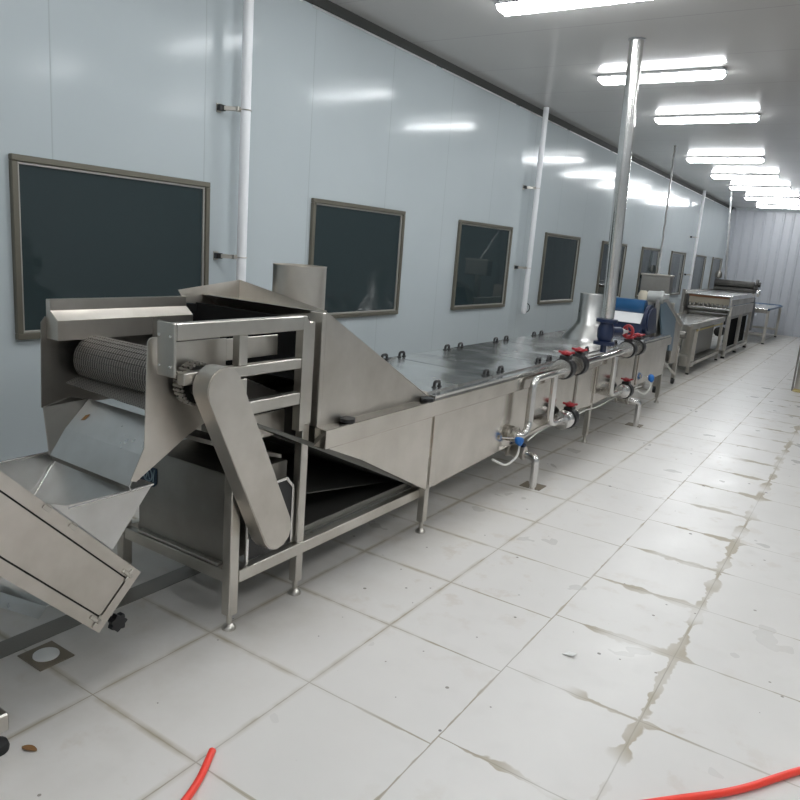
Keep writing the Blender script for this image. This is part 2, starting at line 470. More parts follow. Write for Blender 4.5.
# ------------------------------------------------------------------ main machine
R_ = Vector((-2.6, 5.5, 0))
MC = thing('blanching_machine', 'long stainless steel blanching machine with black-handled lids and a raised discharge end', 'machine', R_)
FXo = -2.21            # outer face of the discharge end frame
def leg(x, y, z1, w=.05):
    b = NB(); bx(b, x-w/2, x+w/2, y-w/2, y+w/2, .075, z1, .004); o = obj('leg', b, 'steel_frame', MC)
    b = NB(); lathe(b, (x, y, 0), (0, 0, 1), [(0, .034), (.008, .034), (.018, .028), (.03, .014), (.08, .013)], 16); obj('leveling_foot', b, 'steel_frame', o)
leg(-2.25, 2.185, .765, .055); leg(-2.25, 2.645, .98, .05)
leg(-3.03, 2.185, .80, .055); leg(-3.03, 2.645, .98)
for y in (3.81, 6.98, 9.86):
    leg(-2.195, y, .52); leg(-3.03, y, .52)
# lower rails of the discharge end
def bar(name, a, c, w, h, mat='steel_frame'):
    b = NB(); beam(b, a, c, w, h); return obj(name, b, mat, MC)
bar('lower_rail', (-2.237, 2.21, .265), (-2.237, 3.79, .265), .045, .06)
bar('lower_rail', (-3.03, 2.21, .265), (-3.03, 3.79, .265), .045, .06)
bar('lower_rail', (-3.0, 2.185, .265), (-2.265, 2.185, .265), .045, .06)
bar('lower_rail', (-3.0, 3.80, .265), (-2.23, 3.80, .265), .04, .05)
# ladder-like guard frame of the discharge end (near and far side)
def ladder(xo):
    b = NB(); x0, x1 = xo-.045, xo
    bx(b, x0, x1, 1.832, 2.60, 1.395, 1.462, .004)
    bx(b, x0, x1, 1.87, 2.571, 1.212, 1.262, .004)
    bx(b, x0, x1, 2.216, 2.571, 1.035, 1.095, .004)
    bx(b, x0, x1+.001, 2.165, 2.215, 1.03, 1.204, .003)
    bx(b, x0, x1, 2.165, 2.215, 1.263, 1.394, .003)
    prism(b, [(2.572, .90), (2.617, .90), (2.617, 1.43), (2.585, 1.463), (2.572, 1.463)], 'x', x0, x1+.001)
    bx(b, x0-.01, x1-.01, 2.622, 2.672, .92, 1.43, .004)
    o = obj('guard_frame', b, 'steel_frame', MC)
    b = NB(); bx(b, x0-.055, x1+.002, 1.817, 1.830, 1.25, 1.464, .003); e = obj('end_plate', b, 'steel_frame', o)
    b = NB()
    for xx in (x0-.04, x1-.02):
        for z in (1.29, 1.41): lathe(b, (xx, 1.817, z), (0, -1, 0), [(0, .007), (.003, .006), (.005, .003)], 10)
    obj('rivet', b, 'steel_bright', o)
ladder(FXo)
# near and far side plates of the discharge conveyor
b = NB(); prism(b, [(1.79, 1.375), (1.80, 1.39), (1.815, 1.395), (1.85, 1.395), (1.855, 1.366), (2.2, 1.366), (2.2, 1.05), (2.0, .965), (1.735, .815), (1.71, .825), (1.775, .95)], 'x', -2.335, -2.33)
obj('side_plate', b, 'steel', MC)
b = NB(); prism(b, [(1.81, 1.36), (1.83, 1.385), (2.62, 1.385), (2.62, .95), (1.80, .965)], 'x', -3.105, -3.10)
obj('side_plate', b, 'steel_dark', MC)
b = NB()   # inner guard strips on the near side, seen between the rails
bx(b, -2.34, -2.33, 2.2, 2.53, 1.265, 1.362, .002)
obj('guard_strip', b, 'steel', MC)
b = NB(); bx(b, -2.34, -2.33, 2.2, 2.60, .865, .985, .002); obj('guard_strip', b, 'steel', MC)
b = NB()   # bent guard along the far side
prism(b, [(-3.098, 1.465), (-3.065, 1.465), (-3.065, 1.415), (-3.01, 1.375), (-3.01, 1.285), (-3.017, 1.285), (-3.017, 1.372), (-3.072, 1.41), (-3.072, 1.458), (-3.098, 1.458)], 'y', 1.835, 2.60)
prism(b, [(-3.098, 1.462), (-3.067, 1.462), (-3.067, 1.413), (-3.012, 1.373), (-3.012, 1.287), (-3.098, 1.287)], 'y', 1.834, 1.838)
obj('guard_rail', b, 'steel', MC)
b = NB(); sheet(b, [(-2.80, 2.18, 1.31), (-2.35, 2.18, 1.31), (-2.35, 2.18, 1.375), (-2.80, 2.18, 1.40)], .004); obj('deflector', b, 'steel_dark', MC)
# conveyor belt: a toothed loop running down into the tank
def belt_profile():
    c0, r0_, c1, r1_ = Vector((2.02, 1.19)), .105, Vector((3.72, .47)), .10
    d = (c1-c0).normalized(); nrm = Vector((-d.y, d.x))
    if nrm.y < 0: nrm = -nrm
    pts = []
    ang = math.atan2(nrm.y, nrm.x)
    for k in range(13): a = ang + PI*k/12; pts.append(c0 + Vector((math.cos(a), math.sin(a)))*r0_)
    n = 60
    for k in range(1, n): pts.append((c0-nrm*r0_).lerp(c1-nrm*r1_, k/n))
    for k in range(13): a = ang + PI + PI*k/12; pts.append(c1 + Vector((math.cos(a), math.sin(a)))*r1_)
    for k in range(1, n): pts.append((c1+nrm*r1_).lerp(c0+nrm*r0_, k/n))
    out = []
    for i, p in enumerate(pts):
        q = pts[(i+1) % len(pts)]; t = q-p
        if t.length < 1e-6: continue
        nn = Vector((t.y, -t.x)).normalized(); mid = (p+q)/2
        out += [p, p + t*.12 + nn*.004, p + t*.88 + nn*.004]
    return [(p.x, p.y) for p in out]
b = NB(); prism(b, belt_profile(), 'x', -3.02, -2.36); obj('conveyor_belt', b, 'belt', MC, sharp=25)
b = NB()
lathe(b, (-3.06, 2.02, 1.19), (1, 0, 0), [(0, .03), (.03, .03), (.031, .088), (.038, .088), (.039, .03), (.78, .03)], 20); obj('drive_shaft', b, 'dark_iron', MC)
b = NB()   # drive sprocket with its chain, outside the near plate
N = 15; poly = []
for k in range(N):
    a = 2*PI*k/N
    for da, rr in ((-.13, .075), (-.07, .092), (.07, .092), (.13, .075)): poly.append((1.985+math.cos(a+da)*rr, 1.198+math.sin(a+da)*rr))
prism(b, poly, 'x', -2.30, -2.292); prism(b, poly, 'x', -2.268, -2.26)
cyl(b, (-2.325, 1.985, 1.198), (-2.235, 1.985, 1.198), .05, 18)
s_ = obj('drive_sprocket', b, 'dark_iron', MC)
b = NB()
for k in range(2*N):
    a = PI*k/N; c = Vector((0, math.cos(a)*.086, math.sin(a)*.086)) + Vector((-2.28, 1.985, 1.198))
    cyl(b, c-Vector((.028, 0, 0)), c+Vector((.028, 0, 0)), .007, 8)
obj('drive_chain', b, 'steel_dark', s_)
# chain guard: long round-ended case down to the motor
b = NB()
c0, c1, ra, rb = Vector((2.0, 1.198)), Vector((2.352, .478)), .092, .092
ax = (c1-c0).normalized(); an = math.atan2(-ax.y, -ax.x); poly = []
for k in range(17): a = an - PI/2 + PI*k/16; poly.append((c0.x+math.cos(a)*ra, c0.y+math.sin(a)*ra))
for k in range(7): a = an + PI/2 + PI*k/6; poly.append((c1.x+math.cos(a)*rb, c1.y+math.sin(a)*rb))
prism(b, poly, 'x', -2.205, -2.115)
es = [e for e in b.edges if abs(e.verts[0].co.x+2.115) < 1e-4 and abs(e.verts[1].co.x+2.115) < 1e-4]
bmesh.ops.bevel(b, geom=es, offset=.004, segments=2, affect='EDGES')
obj('chain_guard', b, 'steel', MC)
# scraper strip and discharge chute
b = NB(); sheet(b, [(-3.03, 1.88, 1.085), (-2.34, 1.83, 1.085), (-2.34, 1.96, 1.115), (-3.03, 1.96, 1.115)], .004); obj('scraper_strip', b, 'perf', MC)
b = NB()
sheet(b, [(-2.93, 1.735, .79), (-2.36, 1.725, .79), (-2.36, 1.80, .90), (-2.93, 1.81, .90)], .003)
sheet(b, [(-2.93, 1.81, .90), (-2.36, 1.80, .90), (-2.36, 1.92, 1.02), (-2.93, 1.93, 1.02)], .003)
sheet(b, [(-2.93, 1.735, .79), (-2.36, 1.725, .79), (-2.36, 1.735, .765), (-2.93, 1.745, .765)], .003)
o = obj('chute', b, 'steel_chute', MC)
b = NB(); sheet(b, [(-2.94, 1.735, .78), (-2.94, 1.93, 1.02), (-3.09, 1.93, 1.0), (-3.09, 1.80, .97)], .003); obj('chute_cheek', b, 'steel_dark', o)
b = NB(); prism(b, [(1.93, .97), (2.3, .82), (2.62, .72), (2.62, .74), (2.3, .84), (1.93, .99)], 'x', -3.0, -2.36); obj('drip_pan', b, 'steel_dark', MC)
# water box below the discharge, on the lower rails
b = NB(); prism(b, [(2.20, .30), (2.20, .655), (2.245, .72), (2.62, .72), (2.62, .30)], 'x', -2.93, -2.32)
wb = obj('water_box', b, 'steel_dark', MC)
b = NB(); sheet(b, [(-2.925, 2.197, .655), (-2.79, 2.197, .655), (-2.79, 2.197, .575), (-2.81, 2.197, .555), (-2.925, 2.197, .555)], .002); st = obj('sticker', b, 'sticker', wb)
b = NB(); torus(b, (-2.855, 2.195, .61), (0, 1, 0), .033, .004, 20, 6)
beam(b, (-2.87, 2.195, .59), (-2.855, 2.195, .625), .004, .007, (0, 1, 0), 0); beam(b, (-2.855, 2.195, .625), (-2.84, 2.195, .59), .004, .007, (0, 1, 0), 0)
beam(b, (-2.815, 2.195, .58), (-2.805, 2.195, .645), .004, .006, (0, 1, 0), 0)
obj('sticker_emblem', b, 'sticker_ink', st)
b = NB(); bx(b, -2.95, -2.30, 2.205, 2.24, .285, .32, .003); bx(b, -2.90, -2.32, 2.17, 2.21, .298, .31, .002); obj('support_angle', b, 'steel_frame', MC)
# motor with its pale mounting plate
b = NB()
sheet(b, [(-2.262, 2.29, .30), (-2.262, 2.29, .62), (-2.262, 2.33, .66), (-2.262, 2.55, .66), (-2.262, 2.60, .60), (-2.262, 2.60, .30)], .008)
mp = obj('motor_plate', b, 'black_plastic', MC)
b = NB()
P = [(-2.256, 2.29, .28), (-2.256, 2.29, .62), (-2.256, 2.33, .655), (-2.256, 2.55, .655), (-2.256, 2.60, .60), (-2.256, 2.60, .30)]
for p, q in zip(P, P[1:]): beam(b, p, q, .016, .016)
obj('edge_trim', b, 'steel_bright', mp)
b = NB(); lathe(b, (-2.62, 2.42, .48), (1, 0, 0), [(0, .06), (.01, .085), (.20, .085), (.21, .095), (.24, .095), (.25, .07), (.35, .07)], 24); obj('motor', b, 'motor_grey', MC)
# dark sump tray under the incline
b = NB(); prism(b, [(2.66, .30), (2.66, .315), (3.77, .315), (3.77, .30)], 'x', -3.0, -2.265)
bx(b, -2.29, -2.268, 2.68, 3.76, .31, .345, .002)
obj('sump_tray', b, 'sump', MC)
b = NB(); bx(b, -3.06, -3.05, 2.63, 3.78, .31, .93, 0); obj('sump_back_plate', b, 'sump', MC)
b = NB(); sheet(b, [(-3.0, 2.68, .60), (-2.36, 2.68, .50), (-2.36, 3.72, .335), (-3.0, 3.72, .36)], .004); obj('sump_slide', b, 'sump', MC)
# tank
TX0, TX1 = -3.12, -2.17
tp = [(2.72, .80), (2.72, .90), (9.88, .90), (9.88, .40), (7.2, .40), (5.3, .36), (3.86, .305), (3.78, .305), (3.06, .66)]
b = NB(); prism(b, tp, 'x', TX0, TX1); TK = obj('tank', b, 'steel_tank', MC)
b = NB(); prism(b, [(3.78, .302), (2.30, .97), (2.30, .985), (3.06, .665)], 'x', -3.04, TX1-.05); obj('incline_belly', b, 'sump', MC)
b = NB(); bx(b, TX1-.04, -2.13, 2.69, 9.90, .80, .9015, .004); obj('tank_rail', b, 'steel_tank', MC)
b = NB(); bx(b, TX0-.04, TX0, 2.69, 9.90, .80, .897, .004); obj('tank_rail', b, 'steel_frame', MC)
b = NB(); bx(b, TX1-.06, -2.15, 3.78, 9.90, .897, .925, .004); obj('lid_ledge', b, 'steel_bright', MC)
for y in (3.84, 5.35, 7.0, 8.55):
    b = NB(); bx(b, TX1, TX1+.012, y-.03, y+.03, .33 if y < 5 else .41, .80, .003); obj('batten', b, 'steel_tank', MC)
# hood over the incline
hp = [(2.73, .90), (2.73, 1.475), (3.78, .905), (3.78, .897)]
b = NB(); prism(b, hp, 'x', TX1-.035, TX1-.032); prism(b, hp, 'x', TX0+.03, TX0+.033)
sheet(b, [(TX0+.03, 2.73, 1.475), (TX1-.032, 2.73, 1.475), (TX1-.032, 3.79, .905), (TX0+.03, 3.79, .905)], .004)
bx(b, TX1-.115, TX1-.031, 2.70, 2.731, .90, 1.472, .003)
bx(b, TX0+.03, TX0+.10, 2.70, 2.731, .90, 1.36, .003)
H_ = obj('hood', b, 'steel', MC)
b = NB()   # splayed guard plates at the hood mouth: back plate and far cheek
sheet(b, [(-3.10, 3.02, 1.552), (TX1-.035, 2.728, 1.482), (TX1-.05, 2.72, 1.40), (-3.08, 3.0, 1.40)], .004)
sheet(b, [(-3.10, 3.02, 1.552), (-3.08, 3.0, 1.40), (-3.09, 2.61, 1.43), (-3.10, 2.575, 1.498)], .004)
obj('hood_guard', b, 'steel', MC)
b = NB(); bx(b, -3.085, -2.295, 2.682, 2.692, 1.12, 1.43, 0); bx(b, -3.085, -3.07, 2.40, 2.68, 1.2, 1.425, 0); obj('black_mouth_sheet', b, 'black_matte', MC)  # black sheets stand in for the dark inside of the hood mouth
b = NB(); lathe(b, (-2.65, 3.03, 1.20), (0, 0, 1), [(0, .146), (.468, .146), (.472, .149), (.472, .142), (.46, .142)], 32); obj('exhaust_stub', b, 'steel', MC)
for y, z in ((2.90, .918), (3.70, .915)):
    b = NB(); n = 24; prof = []
    for k in range(n): a = 2*PI*k/n; rr = .040 + .004*(k % 4 < 2); prof.append((-2.165+math.cos(a)*rr, y+math.sin(a)*rr))
    prism(b, prof, 'z', z-.012, z+.006); cyl(b, (-2.165, y, .895), (-2.165, y, z), .01, 10)
    obj('clamp_knob', b, 'black_plastic', MC)
# lids with their black handles
edges = [3.79, 4.71, 5.69, 6.67, 7.64, 8.6, 9.12]
def handle(x, y, z, parent):
    b = NB(); tube(b, fil([(x, y-.034, z), (x, y-.032, z+.040), (x, y+.032, z+.040), (x, y+.034, z)], .022, 5), .0105, 10)
    for s in (-1, 1): lathe(b, (x, y+s*.034, z), (0, 0, 1), [(0, .018), (.008, .017), (.01, .013)], 10)
    obj('lid_handle', b, 'black_plastic', parent)
for i, (a, c) in enumerate(zip(edges, edges[1:])):
    b = NB()
    n = 6; g = [[None]*(n+1) for _ in range(n+1)]
    ph = random.uniform(0, 6)
    top = []
    for u in range(n+1):
        for v in range(n+1):
            X = -3.11 + (.89)*u/n; Y = a+.008 + (c-a-.016)*v/n
            s = math.sin(PI*u/n)*math.sin(PI*v/n)
            g[u][v] = b.verts.new((X, Y, .936 + .008*(1-u/n) + .010*s*math.sin(ph + 2.1*u/n + 2.7*v/n)))
    for u in range(n):
        for v in range(n): b.faces.new((g[u][v], g[u+1][v], g[u+1][v+1], g[u][v+1]))
    r = bmesh.ops.extrude_face_region(b, geom=list(b.faces))
    for e in r['geom']:
        if isinstance(e, bmesh.types.BMVert): e.co.z -= .022
    o = obj('lid', b, 'steel_lid', MC, sharp=50)
    hy = [a+(.10 if i == 0 else .135), c-.11]
    if i == 4: hy = [a+.10]
    if i == 5: hy = []
    for y in hy:
        handle(-2.265, y+.09, .934, o); handle(-3.07, y-.06, .942, o)
# flared exhaust stub over the far lids
b = NB(); lathe(b, (-2.62, 7.95, .93), (0, 0, 1), [(0, .29), (.04, .27), (.16, .17), (.20, .143), (.515, .143), (.518, .14), (.50, .14)], 32); obj('exhaust_stub', b, 'steel_chute', MC)

# circulation pipework on the front of the tank
PX = -2.075
def butterfly(y, z, parent, ax=(0, 1, 0), red=True, s=1.0):
    ax = Vector(ax); o = Vector((PX, y, z))
    b = NB(); lathe(b, o-ax*.034*s, ax, [(0, .068*s), (.004*s, .072*s), (.064*s, .072*s), (.068*s, .068*s)], 22)
    up = Vector((0, 0, 1)) if abs(ax.z) < .5 else Vector((1, 0, 0))
    cyl(b, o, o+up*.07*s, .028*s, 12); bx(b, o.x-.032*s, o.x+.032*s, o.y-.036*s, o.y+.036*s, o.z+.05*s, o.z+.085*s, .004)
    f = obj('valve', b, 'black_plastic', parent)
    b = NB(); lathe(b, o-ax*.062*s, ax, [(0, .062*s), (.022*s, .062*s), (.023*s, .05*s), (.030*s, .05*s)], 22); obj('valve_flange', b, 'steel_bright', f)
    b = NB(); lathe(b, o+ax*.034*s, ax, [(0, .05*s), (.006*s, .05*s), (.007*s, .062*s), (.03*s, .062*s)], 22); obj('valve_flange', b, 'steel_bright', f)
    b = NB(); k = o+up*.086*s
    lathe(b, k, up, [(0, .022*s), (.008*s, .036*s), (.022*s, .034*s), (.028*s, .02*s)], 8)
    for q in range(4):
        a = PI/2*q+.4; e = Vector((math.cos(a), math.sin(a), 0))*.052*s
        beam(b, k+up*.012*s, k+up*.022*s+e, .018*s, .014*s)
    obj('valve_handle', b, 'red' if red else 'black_plastic', f)
def pipe(name, pts, r=.028, mat='steel_bright', f=.07):
    b = NB(); tube(b, fil(pts, f, 6), r, 14); return obj(name, b, mat, MC)
mz = .88
p1 = pipe('circulation_pipe', [(TX1, 5.02, .45), (PX, 5.02, .45), (PX, 5.08, .45), (PX, 5.16, .51), (PX, 5.16, mz), (PX, 5.78, mz)])
pipe('circulation_pipe', [(PX, 5.60, mz), (PX, 5.60, .45), (PX, 5.90, .43)])
pipe('circulation_pipe', [(PX, 6.16, mz+.025), (PX, 8.0, mz+.03)], .030)
pipe('circulation_pipe', [(PX, 7.25, mz), (PX, 7.25, .48), (PX, 7.62, .46)])
pipe('circulation_pipe', [(PX+.01, 6.12, mz-.02), (PX+.01, 6.12, .52)], .014, 'steel_dark')
pipe('circulation_pipe', [(PX+.01, 8.0, mz-.02), (PX+.01, 8.0, .55)], .014, 'steel_dark')
b = NB(); lathe(b, (TX1, 5.04, .45), (1, 0, 0), [(0, .062), (.022, .062), (.023, .04), (.035, .04), (.036, .062), (.058, .062), (.059, .03)], 20)
for k in range(6):
    a = PI/3*k; cyl(b, (TX1, 5.04+math.cos(a)*.05, .45+math.sin(a)*.05), (TX1+.066, 5.04+math.cos(a)*.05, .45+math.sin(a)*.05), .007, 8)
obj('pipe_flange', b, 'steel_frame', MC)
for y in (5.80, 6.12): butterfly(y, mz+.025, MC, s=1.3)
for y in (7.66, 8.00): butterfly(y, mz+.04, MC, s=1.3)
b = NB(); lathe(b, (PX, 5.85, .43), (0, 1, 0), [(0, .03), (.01, .075), (.04, .075), (.05, .06), (.10, .06), (.11, .082), (.14, .082), (.15, .05)], 24); obj('pipe_flange', b, 'steel_bright', MC)
butterfly(6.06, .425, MC, s=1.25)
b = NB(); lathe(b, (PX, 7.60, .46), (0, 1, 0), [(0, .03), (.01, .07), (.04, .07), (.05, .056), (.09, .056), (.10, .075), (.13, .075), (.14, .05)], 24); obj('pipe_flange', b, 'steel_bright', MC)
butterfly(7.79, .455, MC, s=1.2)
# drains, with blue level sensors and their pale cables
def drain(y, zt, fy, sy, sz):
    b = NB(); tube(b, fil([(-2.30, y, zt), (-2.22, y, zt), (-2.05, y+.02, zt-.02), (-2.0, fy, zt-.03), (-2.0, fy, .0)], .06, 6), .031, 14); d = obj('drain_pipe', b, 'steel_bright', MC)
    b = NB(); lathe(b, (-2.25, y, zt), (1, .05, -.05), [(0, .058), (.02, .058), (.03, .042), (.06, .05), (.10, .05), (.11, .04), (.13, .056), (.15, .056)], 18); obj('drain_valve', b, 'steel_frame', d)
    b = NB(); bx(b, -2.155, -2.105, y-.02, y+.03, zt+.04, zt+.07, .008); obj('valve_cap', b, 'navy', d)
    b = NB(); lathe(b, (-2.09, sy, sz), (-.2, -.25, 1), [(-.05, .014), (-.035, .026), (-.02, .036), (.02, .038), (.04, .026), (.05, .01)], 16); s = obj('level_sensor', b, 'blue_ball', MC)
    b = NB(); tube(b, [(-2.10, sy-.02, sz+.01), (TX1, sy-.19, sz+.035)], .007, 8); lathe(b, (TX1, sy-.19, sz+.035), (1, 0, 0), [(0, .02), (.012, .02)], 6); obj('sensor_rod', b, 'steel_bright', s)
    b = NB(); tube(b, fil([(-2.085, sy+.01, sz-.05), (-2.08, sy-.01, sz-.13), (-2.12, sy-.12, sz-.20), (-2.17, sy-.28, sz-.12)], .12, 6), .009, 8); obj('sensor_cable', b, 'white_cable', s)
drain(5.20, .275, 5.20, 5.03, .42)
drain(8.10, .31, 8.16, 8.93, .46)
b = NB(); pts = [(TX1+.02, 5.35, .335)]
for k in range(14): pts.append((TX1+.03, 5.5+.25*k, .375 + .012*math.sin(k*1.7)))
tube(b, pts, .007, 6); obj('sensor_cable', b, 'white_cable', MC)

# ------------------------------------------------------------------ steam pipe to the ceiling
SP = thing('steam_pipe', 'tall shiny steel steam pipe rising from a blue valve to the ceiling', 'pipe', (-2.075, 6.80, 1.30))
b = NB(); tube(b, [(-2.075, 6.80, 1.29), (-2.085, 6.58, CZ-.012)], .061, 24); obj('pipe', b, 'steel_bright', SP)
b = NB(); lathe(b, (-2.085, 6.58, CZ-.012), (0, 0, 1), [(0, .075), (.008, .075), (.0115, .06)], 24); obj('collar', b, 'lamp_clip', SP)
b = NB(); lathe(b, (-2.075, 6.80, .96), (0, 0, 1), [(0, .03), (.07, .03), (.075, .10), (.105, .10), (.11, .06), (.15, .075), (.22, .078), (.27, .06), (.285, .06), (.29, .10), (.32, .10), (.325, .06), (.34, .058)], 24)
cyl(b, (-2.075, 6.80, 1.16), (-1.99, 6.98, 1.16), .045, 16)
V = obj('gate_valve', b, 'navy', SP)
b = NB(); lathe(b, (-1.985, 6.99, 1.16), (.43, .9, 0), [(0, .035), (.03, .03), (.06, .015), (.10, .012)], 14); obj('valve_bonnet', b, 'motor_grey', V)
b = NB(); torus(b, (-1.94, 7.08, 1.16), (.43, .9, 0), .058, .015, 20, 8)
for k in range(3):
    a = 2*PI*k/3; e = Vector((math.cos(a)*.9, -math.cos(a)*.43, math.sin(a)))*.058
    beam(b, Vector((-1.94, 7.08, 1.16)), Vector((-1.94, 7.08, 1.16))+e, .016, .012)
obj('handwheel', b, 'red', V)

# ------------------------------------------------------------------ outlet end: belt conveyor under blue film
OC = thing('outlet_conveyor', 'short outlet conveyor under blue film at the far end of the blanching machine', 'conveyor', (-2.6, 10.0, 0))
def P_(name, mat, fn, par=None):
    b = NB(); fn(b); return obj(name, b, mat, par or OC)
def PM(name, mat, fn):
    b = NB(); fn(b); return obj(name, b, mat, MC)
PM('outlet_roller', 'blue_film', lambda b: cyl(b, (-3.0, 9.25, 1.285), (-2.36, 9.25, 1.285), .088, 28))
PM('top_sheet', 'white_sheet', lambda b: sheet(b, [(-3.0, 9.10, 1.085), (-2.36, 9.10, 1.085), (-2.36, 9.20, 1.205), (-3.0, 9.20, 1.205)], .006))
PM('belt_cover', 'navy', lambda b: prism(b, [(9.13, .93), (9.13, 1.08), (9.22, 1.20), (9.25, 1.28), (9.7, 1.26), (9.9, .93)], 'x', -3.02, -2.34))
PM('end_disc', 'navy', lambda b: lathe(b, (-2.34, 9.30, 1.13), (1, 0, 0), [(0, .19), (.04, .19), (.045, .15), (.06, .15)], 28))
P_('side_panel', 'blue_grey', lambda b: prism(b, [(10.12, 1.33), (10.42, 1.33), (11.22, 1.06), (11.3, .56), (11.08, .58), (11.05, .78), (10.5, .86)], 'x', -2.42, -2.40))
def fr(b):
    for a, c in (((10.05, .85), (10.05, 1.33)), ((10.02, 1.35), (10.44, 1.35)), ((10.44, 1.35), (11.28, 1.065)), ((11.28, 1.065), (11.68, .93))):
        beam(b, (-2.41, a[0], a[1]), (-2.41, c[0], c[1]), .06, .05, (1, 0, 0))
P_('frame', 'steel', fr)
P_('frame_panel', 'steel', lambda b: prism(b, [(11.26, 1.05), (11.66, .92), (11.72, .34), (11.30, .36)], 'x', -2.425, -2.405))
P_('inner_panel', 'steel_dark', lambda b: prism(b, [(10.1, .40), (10.1, 1.30), (10.45, 1.30), (11.65, .90), (11.65, .36)], 'x', -2.50, -2.48))
P_('side_panel', 'steel', lambda b: bx(b, -3.03, -3.0, 10.02, 11.7, .40, 1.1, .004))
for y in (10.6, 11.7):
    for x in (-2.41, -3.0):
        o = P_('leg', 'steel_frame', lambda b: bx(b, x-.03, x+.03, y-.03, y+.03, .08, .6, .003))
        P_('wheel', 'black_rubber', lambda b: cyl(b, (x-.02, y, .055), (x+.02, y, .055), .055, 18), o)
P_('brace', 'steel_frame', lambda b: beam(b, (-2.38, 10.6, .50), (-2.38, 11.7, .14), .02, .04))
P_('brace', 'steel_frame', lambda b: beam(b, (-2.44, 10.62, .16), (-2.44, 11.7, .45), .02, .04))
P_('motor', 'motor_grey', lambda b: (lathe(b, (-2.58, 10.08, 1.39), (.9, .1, .0), [(0, .05), (.02, .075), (.16, .08), (.18, .09), (.22, .085)], 20), bx(b, -2.40, -2.33, 10.06, 10.3, 1.36, 1.44, .01)))
P_('motor_cap', 'cream', lambda b: lathe(b, (-2.62, 10.04, 1.30), (0, 0, 1), [(0, .05), (.02, .065), (.12, .065), (.16, .04)], 18))
P_('motor_cap', 'black_plastic', lambda b: lathe(b, (-2.62, 10.04, 1.19), (0, 0, 1), [(0, .05), (.03, .065), (.11, .05)], 18))
P_('back_panel', 'steel', lambda b: bx(b, -3.0, -2.55, 11.66, 11.70, .95, 1.26, .005))
CB = thing('control_box', 'grey steel control box standing up behind the outlet conveyor motor', 'control box', (-2.66, 10.8, .0))
b = NB(); bx(b, -2.86, -2.45, 10.72, 10.90, 1.42, 1.66, .006); obj('box', b, 'steel_dark', CB)
b = NB(); bx(b, -2.87, -2.44, 10.70, 10.91, 1.66, 1.685, .004); obj('top_lip', b, 'steel', CB)
b = NB(); bx(b, -2.70, -2.62, 10.77, 10.85, .02, 1.42, .004); bx(b, -2.78, -2.54, 10.70, 10.92, 0, .02, .003); obj('stand', b, 'steel_frame', CB)
CD = thing('conduit', 'thin twisted silver conduit hanging from ceiling to the grey control box', 'conduit', (-2.66, 10.84, 1.685))
def conduit(root, a, c, r):
    b = NB(); a, c = Vector(a), Vector(c); n = 60
    tube(b, [a.lerp(c, k/n) + Vector((.004*math.sin(k*.9), .004*math.cos(k*.9), 0)) for k in range(n+1)], [r*(1+.25*(k % 3 == 0)) for k in range(n+1)], 8)
    obj('tube', b, 'alu', root)
    b = NB(); lathe(b, c - Vector((0, 0, .02)), (0, 0, 1), [(0, r*1.8), (.018, r*1.8), (.0195, r)], 10); obj('ceiling_plate', b, 'steel_frame', root)
conduit(CD, (-2.66, 10.84, 1.69), (-3.08, 12.4, CZ), .013)
CD2 = thing('conduit', 'distant silver conduit dropping from the ceiling to the roller washing machine', 'conduit', (-3.1, 19.4, 1.3))
conduit(CD2, (-3.15, 19.5, 1.55), (-3.3, 19.2, CZ), .024)

# ------------------------------------------------------------------ feeding table
FT = thing('feeding_table', 'shiny steel feeding table between the outlet conveyor and roller washer', 'table', (-2.8, 14.2, 0))
def Q(root):
    def f(name, mat, fn, par=None):
        b = NB(); fn(b); return obj(name, b, mat, par or root)
    return f
q = Q(FT)
q('table_top', 'steel_lid', lambda b: bx(b, -3.22, -2.45, 12.75, 15.75, .84, .87, .005))
q('edge_rail', 'steel_frame', lambda b: (bx(b, -2.47, -2.42, 12.75, 15.75, .80, .89, .005), bx(b, -3.25, -3.20, 12.75, 15.75, .80, .89, .005)))
q('end_apron', 'cream', lambda b: bx(b, -3.2, -2.7, 12.70, 12.75, .74, .90, .005))
q('seal_strip', 'yellow', lambda b: bx(b, -2.455, -2.44, 13.2, 15.7, .74, .77, .002))
q('roller', 'steel_dark', lambda b: cyl(b, (-3.2, 12.62, .70), (-2.5, 12.62, .70), .06, 16))
q('support_drum', 'steel', lambda b: lathe(b, (-2.57, 13.35, .10), (0, 0, 1), [(0, .12), (.62, .12), (.66, .14), (.73, .14), (.735, .12)], 24))
for x in (-2.46, -3.2):
    for y in (13.0, 15.7):
        o = q('leg', 'steel_frame', lambda b: bx(b, x-.025, x+.025, y-.03, y+.03, .03, .84, .003))
        q('leveling_foot', 'black_rubber', lambda b: lathe(b, (x, y, 0), (0, 0, 1), [(0, .03), (.02, .03), (.035, .015)], 12), o)
q('lower_rail', 'steel_frame', lambda b: (bx(b, -2.485, -2.435, 13.0, 15.7, .14, .20, .003), bx(b, -3.225, -3.175, 13.0, 15.7, .14, .20, .003), bx(b, -3.2, -2.46, 12.98, 13.02, .30, .35, .003)))
q('lower_shelf', 'steel_dark', lambda b: bx(b, -3.17, -2.49, 13.9, 15.68, .20, .215, 0))
q('apron', 'sump', lambda b: bx(b, -2.62, -2.60, 13.7, 15.7, .22, .78, 0))  # dark sheet set back, standing in for the shade under the table

